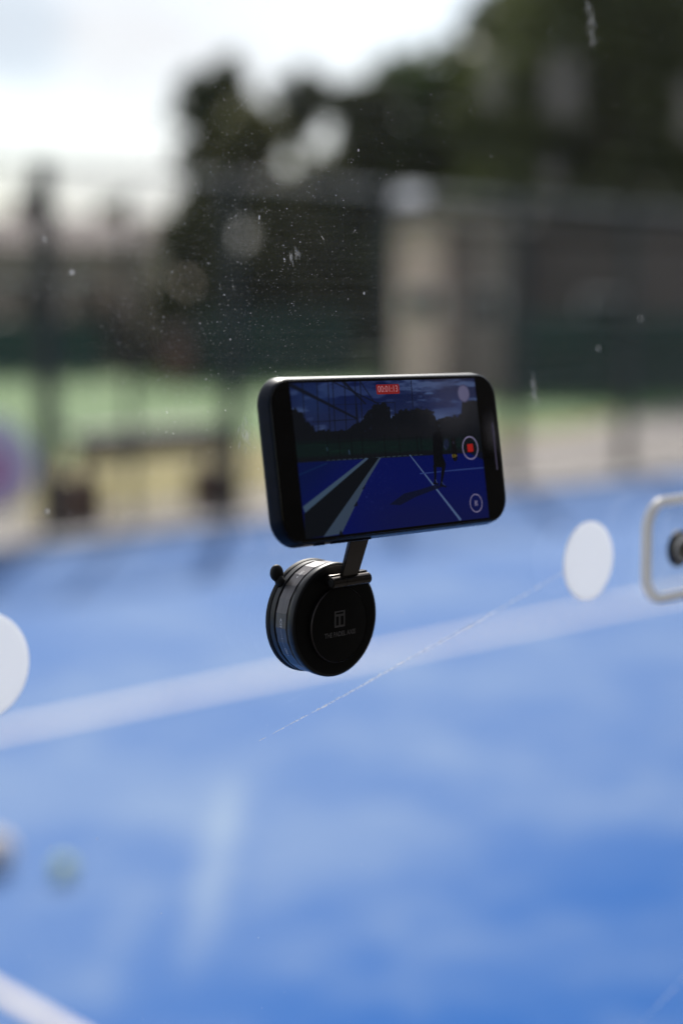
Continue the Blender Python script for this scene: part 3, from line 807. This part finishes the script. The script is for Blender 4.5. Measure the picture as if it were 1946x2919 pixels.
# folding arm
ax0, ax1 = at_y(970, 1628, -WB).x - DC.x, at_y(1017, 1625, -WB).x - DC.x
WT = WB + .0072
top_l = at_y(990.5, 1548, -WT); top_r = at_y(1045, 1541, -WT)
tz = (top_l.z + top_r.z) / 2 - DC.z
bz = hz + BR - .0004
dirv = Vector((0, -(WT - WB), tz - bz)); k2 = 1.28
bm = bmesh.new()
th = .0020
nrm = Vector((0, -(tz - bz), -(WT - WB))).normalized() * (th / 2)
pl0 = [Vector((ax0, -WB, bz)), Vector((ax1, -WB, bz))]
pl1 = [Vector((top_l.x - DC.x, -WB, bz)) + dirv * k2, Vector((top_r.x - DC.x, -WB, bz)) + dirv * k2]
skin_loops(bm, [[pl0[0] - nrm, pl0[1] - nrm, pl0[1] + nrm, pl0[0] + nrm], [pl1[0] - nrm, pl1[1] - nrm, pl1[1] + nrm, pl1[0] + nrm]])
bmesh.ops.bevel(bm, geom=bm.edges[:], offset=.0003, segments=2, affect='EDGES')
obj('arm', bm, m_bronze, mount, smooth=True, angle=40)

# ------------------------------------------------------------------ phone
PW, PHT, PT = .1475, .0715, .0078
pc = EYE + Vector((.52276014, .51472783, -.06418003))
pyaw, ptilt, proll = .01235179, .16342366, -.01059794
pn = Vector((math.sin(pyaw) * math.cos(ptilt), -math.cos(pyaw) * math.cos(ptilt), math.sin(ptilt)))
x0 = Vector((math.cos(pyaw), math.sin(pyaw), 0)); y0 = pn.cross(x0)
pxv = math.cos(proll) * x0 + math.sin(proll) * y0; pyv = -math.sin(proll) * x0 + math.cos(proll) * y0
PM = Matrix(((pxv.x, pyv.x, pn.x, pc.x), (pxv.y, pyv.y, pn.y, pc.y), (pxv.z, pyv.z, pn.z, pc.z), (0, 0, 0, 1)))
phone = empty('phone', pc, 'dark smartphone filming the court sideways, clipped to the suction mount', 'smartphone')
phone.matrix_world = PM
def rr_body(name, levels, m, parent=phone, w=PW, h=PHT, r=.0118, cap0=True, cap1=True, n=14, ang=30):
    bm = bmesh.new()
    skin_loops(bm, [[Vector((x, y, z)) for x, y in rr(w, h, r, ins, n)] for z, ins in levels], cap0, cap1)
    return obj(name, bm, m, parent, smooth=True, angle=ang)
m_alu = noisy(mat('midnight_aluminium', (.004, .009, .022), .40, .0, .04, 1.0), (.003, .008, .020), (.005, .010, .026), 200, bump=.02, bscale=3000)
m_fglass = noisy(mat('front_glass', (.004, .004, .005), .06, 0, .5), (.003, .003, .004), (.005, .005, .006), 40, rough_var=.03)
n, l, b = nodes(m_alu)
b.inputs['Coat IOR'].default_value = 1.25; b.inputs['Coat Roughness'].default_value = .36
rr_body('frame', [(-PT, .0006), (-PT + .0003, -.0002), (-PT + .0009, -.0009), (-.0062, -.0013), (-.0054, -.00128), (-.0034, -.00075), (-.0014, -.00015), (-.0009, .00005), (-.0005, .0003), (-.0002, .0006), (-.00012, .0010)], m_alu)
rr_body('front_glass', [(-.0001, .0008), (.00010, .0009), (.00025, .0012), (.00030, .0016)], m_fglass)
# buttons on the lower long side
def face_xy(px, py, z=.0003):
    d = ray(px, py); o_ = pc + pn * z; t = (o_ - EYE).dot(pn) / d.dot(pn); q = EYE + d * t - o_
    return q.dot(pxv), q.dot(pyv)
for pa, pb in ((914, 941), (962, 1074)):
    xa, _ = face_xy(pa, 1553); xb, _ = face_xy(pb, 1540)
    bm = bmesh.new()
    skin_loops(bm, [[Vector((x + (xa + xb) / 2, -PHT / 2 - .0009 - y, z - PT / 2)) for x, z in rr(xb - xa, .0030, .0014, ins, 6)] for y, ins in ((-.0004, 0), (.0004, 0), (.00055, .0002))])
    obj('side_button', bm, m_alu, phone, smooth=True, angle=40)
# magnetic puck behind the phone, on the end of the arm (part of the mount)
puckc = PM @ Vector((.001, -.002, -PT - .0003))
bm = bmesh.new()
skin_loops(bm, [[Vector((.0265 * k3 * math.cos(2 * math.pi * i / 64), .0265 * k3 * math.sin(2 * math.pi * i / 64) - .001, z)) for i in range(64)] for z, k3 in ((-.0046, .96), (-.0042, 1), (-.0006, 1), (-.0002, .98))])
RM = PM.copy(); RM.translation = puckc - mount.location
bmesh.ops.transform(bm, matrix=RM, verts=bm.verts)
obj('magnet_puck', bm, m_satin, mount, smooth=True, angle=40)

# --- what the display shows: drawn as a grid of coloured points (display pixels)
def emis(name, col=None, attr=False, k=1.0):
    m = bpy.data.materials.new(name); m.use_nodes = True
    n, l, b = nodes(m)
    b.inputs['Base Color'].default_value = (.003, .003, .003, 1); b.inputs['Roughness'].default_value = .07
    b.inputs['Emission Strength'].default_value = k / 2 ** EXPO
    if attr:
        a = n.new('ShaderNodeVertexColor'); a.layer_name = 'pixels'; l.new(a.outputs['Color'], b.inputs['Emission Color'])
    else: b.inputs['Emission Color'].default_value = (*col, 1)
    return m
C0 = lambda x, y: face_xy(680 + x / 1.912, 1020 + y / 1.912)         # from marks read off an enlarged view
tl, tr_, br_, bl = C0(278, 138), C0(1284, 112), C0(1362, 868), C0(362, 990)
sx0, sx1 = (tl[0] + bl[0]) / 2, (tr_[0] + br_[0]) / 2
sy1, sy0 = (tl[1] + tr_[1]) / 2, (bl[1] + br_[1]) / 2
NX, NY = 460, 260
# homography from the face of the phone to that enlarged view, so that the drawing keeps its own perspective
src = [(sx0, sy1), (sx1, sy1), (sx1, sy0), (sx0, sy0)]
dst = []
for x, y in src:
    q = PM @ Vector((x, y, .0003)) - EYE
    u = CX + F_PX * q.dot(RGT) / q.dot(FWD); w = CY - F_PX * q.dot(CUP) / q.dot(FWD)
    dst.append(((u - 680) * 1.912, (w - 1020) * 1.912))
A = []
for (x, y), (u, w) in zip(src, dst):
    A.append([x, y, 1, 0, 0, 0, -u * x, -u * y, -u]); A.append([0, 0, 0, x, y, 1, -w * x, -w * y, -w])
Hm = np.linalg.svd(np.array(A) * 1.0)[2][-1].reshape(3, 3)
gx, gy = np.meshgrid(np.linspace(sx0, sx1, NX), np.linspace(sy1, sy0, NY))
den = Hm[2, 0] * gx + Hm[2, 1] * gy + Hm[2, 2]
U = (Hm[0, 0] * gx + Hm[0, 1] * gy + Hm[0, 2]) / den
W = (Hm[1, 0] * gx + Hm[1, 1] * gy + Hm[1, 2]) / den
def vnoise(x, y, seed):
    rg = np.random.default_rng(seed); tb = rg.random((64, 64))
    xi, yi = np.floor(x).astype(int), np.floor(y).astype(int); fx, fy = x - xi, y - yi
    fx, fy = fx * fx * (3 - 2 * fx), fy * fy * (3 - 2 * fy)
    g = lambda i, j: tb[i % 64, j % 64]
    return (g(xi, yi) * (1 - fx) + g(xi + 1, yi) * fx) * (1 - fy) + (g(xi, yi + 1) * (1 - fx) + g(xi + 1, yi + 1) * fx) * fy
def fbm(x, y, seed, o=4): return sum(vnoise(x * 2 ** k, y * 2 ** k, seed + k) * .5 ** (k + 1) for k in range(o))
img = np.zeros((NY, NX, 3))
def put_c(mask, col, a=1.0):
    m_ = (np.clip(mask, 0, 1) * a)[..., None]
    img[:] = img * (1 - m_) + np.array(col, float) * m_
def ss(a, b_, x): t = np.clip((x - a) / (b_ - a), 0, 1); return t * t * (3 - 2 * t)
def seg(x0, y0, x1, y1, w0, w1=None):
    w1 = w0 if w1 is None else w1
    dx, dy = x1 - x0, y1 - y0; t = np.clip(((U - x0) * dx + (W - y0) * dy) / (dx * dx + dy * dy), 0, 1)
    d = np.hypot(U - x0 - t * dx, W - y0 - t * dy); w = w0 + (w1 - w0) * t
    return 1 - ss(w / 2 - .8, w / 2 + 1.2, d)
def poly(pts, soft=1.5):
    ins = np.zeros(U.shape, bool); d = np.full(U.shape, 1e9)
    for (xa, ya), (xb, yb) in zip(pts, pts[1:] + pts[:1]):
        c = ((ya > W) != (yb > W)) & (U < (xb - xa) * (W - ya) / (yb - ya + 1e-12) + xa); ins ^= c
        dx, dy = xb - xa, yb - ya; t = np.clip(((U - xa) * dx + (W - ya) * dy) / (dx * dx + dy * dy), 0, 1)
        d = np.minimum(d, np.hypot(U - xa - t * dx, W - ya - t * dy))
    return np.clip(.5 + np.where(ins, d, -d) / soft, 0, 1)
def ell(cx, cy, rx, ry, edge=.08): return 1 - ss(1 - edge, 1 + edge, np.hypot((U - cx) / rx, (W - cy) / ry))
# sky and clouds
put_c(np.ones(U.shape), (17, 25, 62))
put_c(ss(120, 330, W), (44, 46, 78), .75)
cl = fbm(U / 150 + W / 400, W / 48, 3, 5)
put_c(ss(.48, .68, cl), (108, 106, 138), .8)
put_c(ss(.62, .8, fbm(U / 90, W / 26, 11, 4)) * ss(900, 1050, U), (175, 173, 196), .8)
put_c(ell(640, 190, 200, 110, .5), (14, 26, 72), .5); put_c(ell(1130, 235, 130, 60, .5), (10, 26, 74), .6)
put_c(ell(400, 215, 110, 90, .6), (44, 58, 98), .5)
# frames, wires and poles
dk = (18, 19, 30)
put_c(seg(285, 150, 640, 330, 22, 10), dk, .9); put_c(seg(470, 110, 760, 250, 7), dk, .8)
put_c(seg(560, 120, 690, 250, 16, 8), dk, .85); put_c(seg(655, 118, 740, 245, 5), dk, .8)
for x, xa in ((345, 372), (425, 440), (485, 505), (510, 535), (575, 592), (632, 650), (660, 684)): put_c(seg(x, 110, xa, 560, 5), dk, .75)
put_c(seg(640, 255, 668, 540, 6), dk, .9); put_c(seg(400, 350, 640, 335, 4), dk, .8); put_c(seg(740, 245, 850, 243, 3), dk, .8)
put_c(seg(850, 243, 852, 320, 3), dk, .8); put_c(seg(500, 258, 690, 250, 3), dk, .7)
put_c(seg(938, 125, 950, 290, 4), (14, 16, 34), .9)
# tree line
tx = np.linspace(250, 1400, 120)
top = np.interp(U, [250, 300, 340, 360, 420, 520, 600, 680, 700, 740, 790, 822, 830, 870, 890, 930, 990, 1040, 1062, 1075, 1110, 1150, 1190, 1212, 1216, 1300, 1400],
                   [255, 275, 290, 330, 395, 400, 385, 330, 300, 255, 250, 275, 325, 300, 285, 280, 275, 285, 300, 335, 330, 320, 322, 300, 230, 240, 250])
rag = (fbm(U / 14, W / 14, 31, 3) - .47) * 46
put_c(ss(-3, 5, W - top - rag), (18, 18, 23))
put_c(ss(.66, .8, fbm(U / 16, W / 16, 41, 3)) * (W < 430) * (W > 270) * (U > 680) * (U < 880), (58, 60, 88), .5)
put_c(ss(330, 420, W) * (W < 560) * ell(980, 360, 190, 120, .8), (36, 30, 32), .55)
# field, fence
put_c(ss(425, 470, W + (U - 800) * .03) * (1 - ss(505, 530, W + (U - 800) * .06)), (15, 30, 27), .85)
put_c(ss(.55, .7, fbm(U / 60, W / 9, 51, 3)) * ss(440, 460, W) * (W < 520), (20, 42, 33), .6)
for x in (480, 545, 610, 668, 790, 870, 968, 990, 1140): put_c(seg(x, 420, x + 10, 540, 4), (9, 10, 14), .8)
put_c(seg(330, 470, 1200, 425, 3), (10, 11, 15), .8)
put_c(seg(480, 490, 484, 505, 6), (60, 74, 84), .7); put_c(seg(600, 505, 604, 525, 6), (70, 80, 104), .7)
# court
yfar = 572 - (U - 330) * .0575
put_c(ss(-1.5, 1.5, W - yfar), (5, 15, 84))
put_c(ss(-1.5, 1.5, W - yfar) * ss(640, 900, W) * ss(500, 900, U), (20, 22, 70), .75)
put_c(ss(-1.5, 1.5, W - yfar) * (1 - ss(430, 720, U + (W - 560) * .9)), (6, 20, 66), .8)
put_c(ss(.55, .8, fbm(U / 7, W / 5, 61, 3)) * ss(0, 4, W - yfar) * ell(700, 680, 130, 190, .8), (74, 70, 130), .6)
put_c(seg(480, 560, 1000, 528, 4) * (np.sin(U * .21) > -.55), (110, 112, 122), .45)
put_c(seg(325, 640, 480, 575, 4), (22, 58, 92), .7)
put_c(poly([(703, 545), (770, 543), (468, 972), (362, 990), (355, 850)]), (13, 15, 21))
je = 8 * (fbm(U / 24, W / 24, 71, 3) - .5)
put_c(poly([(350, 812), (362, 845), (708, 548), (690, 546)]), (86, 90, 104)); put_c(poly([(462, 975), (560, 960), (640, 795), (700, 670), (776, 543), (764, 543)], 2), (78, 78, 90))
put_c(poly([(545, 965), (556, 938), (572, 968)]), (14, 16, 24)); put_c(poly([(625, 812), (645, 780), (648, 806)]), (14, 16, 30)); put_c(poly([(672, 716), (690, 690), (684, 716)]), (16, 18, 40))
put_c(seg(932, 530, 1205, 880, 4, 12), (112, 112, 142)); put_c(seg(988, 631, 1335, 598, 5), (64, 72, 126))
# player and shadow
bk = (9, 9, 13)
put_c(poly([(822, 800), (900, 740), (980, 720), (1065, 693), (1120, 700), (1050, 725), (960, 760), (880, 803)], 4), (14, 17, 40), .9)
put_c(ell(1088, 372, 17, 26), bk); put_c(poly([(1056, 430), (1070, 402), (1100, 402), (1112, 440), (1112, 505), (1110, 530), (1128, 580), (1120, 600), (1062, 594), (1058, 520)]), bk)
put_c(seg(1068, 590, 1070, 640, 18, 11), bk); put_c(seg(1070, 640, 1068, 680, 11, 9), bk); put_c(seg(1116, 590, 1108, 650, 20, 13), bk); put_c(seg(1108, 650, 1102, 690, 12, 9), bk)
put_c(seg(1062, 684, 1084, 688, 9), bk); put_c(seg(1098, 692, 1126, 702, 9), bk)
put_c(seg(1072, 664, 1080, 682, 3), (120, 110, 120), .7); put_c(seg(1104, 676, 1122, 696, 3), (110, 105, 120), .6)
put_c(seg(1088, 368, 1094, 376, 5), (78, 70, 78), .8)
put_c(ell(1130, 470, 15, 28, .3), (42, 38, 66), .7); put_c(seg(1118, 480, 1128, 500, 6), (60, 58, 80), .7)
put_c(poly([(1216, 120), (1290, 118), (1340, 560), (1214, 500)], 4) * (W > 232), (16, 17, 22), .8)
img += rng.normal(0, 1.2, img.shape)
img = np.clip(img * np.array([.60, .76, .84]), 0, 255) / 255
linimg = np.where(img <= .04045, img / 12.92, ((img + .055) / 1.055) ** 2.4)
ZD = .00036
vv = np.stack([gx, gy, np.full(gx.shape, ZD)], -1).reshape(-1, 3)
ii = np.arange(NX * NY).reshape(NY, NX)
ff = np.stack([ii[1:, :-1], ii[1:, 1:], ii[:-1, 1:], ii[:-1, :-1]], -1).reshape(-1, 4)
me = bpy.data.meshes.new('display')
me.vertices.add(len(vv)); me.vertices.foreach_set('co', vv.ravel())
me.loops.add(ff.size); me.loops.foreach_set('vertex_index', ff.ravel())
me.polygons.add(len(ff)); me.polygons.foreach_set('loop_start', np.arange(len(ff)) * 4)
me.update(calc_edges=True)
ca = me.color_attributes.new('pixels', 'FLOAT_COLOR', 'POINT')
ca.data.foreach_set('color', np.concatenate([linimg.reshape(-1, 3), np.ones((NX * NY, 1))], 1).astype(np.float32).ravel())
display = link('display', me, emis('display_pixels', attr=True), phone)
# --- symbols laid over the picture
def flat(name, pts_f, m, z, parent=display):
    v, f = pts_f; return pydata(name, [(x, y, z) for x, y in v], f, m, parent)
def fan(pts): return pts, [tuple(range(len(pts)))]
def circ(c, r, n=48): return [(c[0] + r * math.cos(2 * math.pi * i / n), c[1] + r * math.sin(2 * math.pi * i / n)) for i in range(n)]
def ringp(c, r0, r1, n=56):
    return circ(c, r0, n) + circ(c, r1, n), [(i, (i + 1) % n, n + (i + 1) % n, n + i) for i in range(n)]
def rbox(c, w, h, r): return [(c[0] + x, c[1] + y) for x, y in rr(w, h, r, 0, 6)]
m_red = emis('ui_red', srgb(112, 28, 28)); m_txt = emis('ui_text', srgb(150, 100, 108)); m_ring = emis('ui_ring', srgb(112, 106, 136))
m_sq = emis('ui_stop', srgb(140, 24, 22)); m_grey = emis('ui_grey', srgb(78, 76, 104)); m_grey2 = emis('ui_grey_rim', srgb(56, 56, 84)); m_dark = emis('ui_dark', srgb(10, 10, 14)); m_yel = emis('ui_yellow', srgb(120, 104, 30)); m_bar = emis('ui_bar', srgb(66, 62, 82))
bcen = C0(812, 171); bw = C0(874, 170)[0] - C0(749, 172)[0]; bh = C0(810, 145)[1] - C0(812, 198)[1]
badge = flat('timer_badge', fan(rbox(bcen, bw, bh, .0006)), m_red, ZD + .00004)
v, f = text_mesh('00:01:13', bh * .92, .00002); sc = bw * .86 / (v[:, 0].max() - v[:, 0].min())
flat('timer_digits', ([(bcen[0] + x * sc, bcen[1] + y * 1.02) for x, y, _ in v], f), m_txt, ZD + .00008)
c1 = C0(1224, 194); r1 = (C0(1224, 147)[1] - C0(1224, 241)[1]) / 2
flat('thumbnail_button', fan(circ(c1, r1 * .9)), m_grey, ZD + .00004); flat('thumbnail_rim', ringp(c1, r1 * .92, r1 * 1.05), m_grey2, ZD + .00004)
c2 = C0(1260, 491); r2 = (C0(1255, 428)[1] - C0(1264, 556)[1]) / 2
flat('record_ring', ringp(c2, r2 * .9, r2), m_ring, ZD + .00004); flat('stop_square', fan(rbox(c2, r2 * .72, r2 * .66, r2 * .1)), m_sq, ZD + .00005)
c3 = C0(1292, 792); r3 = (C0(1290, 742)[1] - C0(1296, 843)[1]) / 2
flat('pause_ring', ringp(c3, r3 * .9, r3), m_ring, ZD + .00004)
for s in (-1, 1): flat('pause_bar', fan(rbox((c3[0] + s * r3 * .13, c3[1]), r3 * .14, r3 * .58, r3 * .05)), m_ring, ZD + .00004)
c4 = C0(1172, 497); hh4 = C0(1168, 432)[1] - C0(1176, 566)[1]
flat('zoom_pill', fan(rbox(c4, hh4 * .30, hh4, hh4 * .15)), m_dark, ZD + .00003)
v, f = text_mesh('0.5×', hh4 * .17); c5 = C0(1174, 535)
flat('zoom_digits', ([(c5[0] + x, c5[1] + y) for x, y, _ in v], f), m_yel, ZD + .00007)
v, f = text_mesh('1', hh4 * .15); c5 = C0(1169, 463)
flat('zoom_digits', ([(c5[0] + x, c5[1] + y) for x, y, _ in v], f), m_grey, ZD + .00007)
ha, hb_ = C0(1380, 352), C0(1408, 610)
flat('home_bar', fan(rbox(((ha[0] + hb_[0]) / 2, (ha[1] + hb_[1]) / 2), .0007, ha[1] - hb_[1], .00034)), m_bar, ZD)
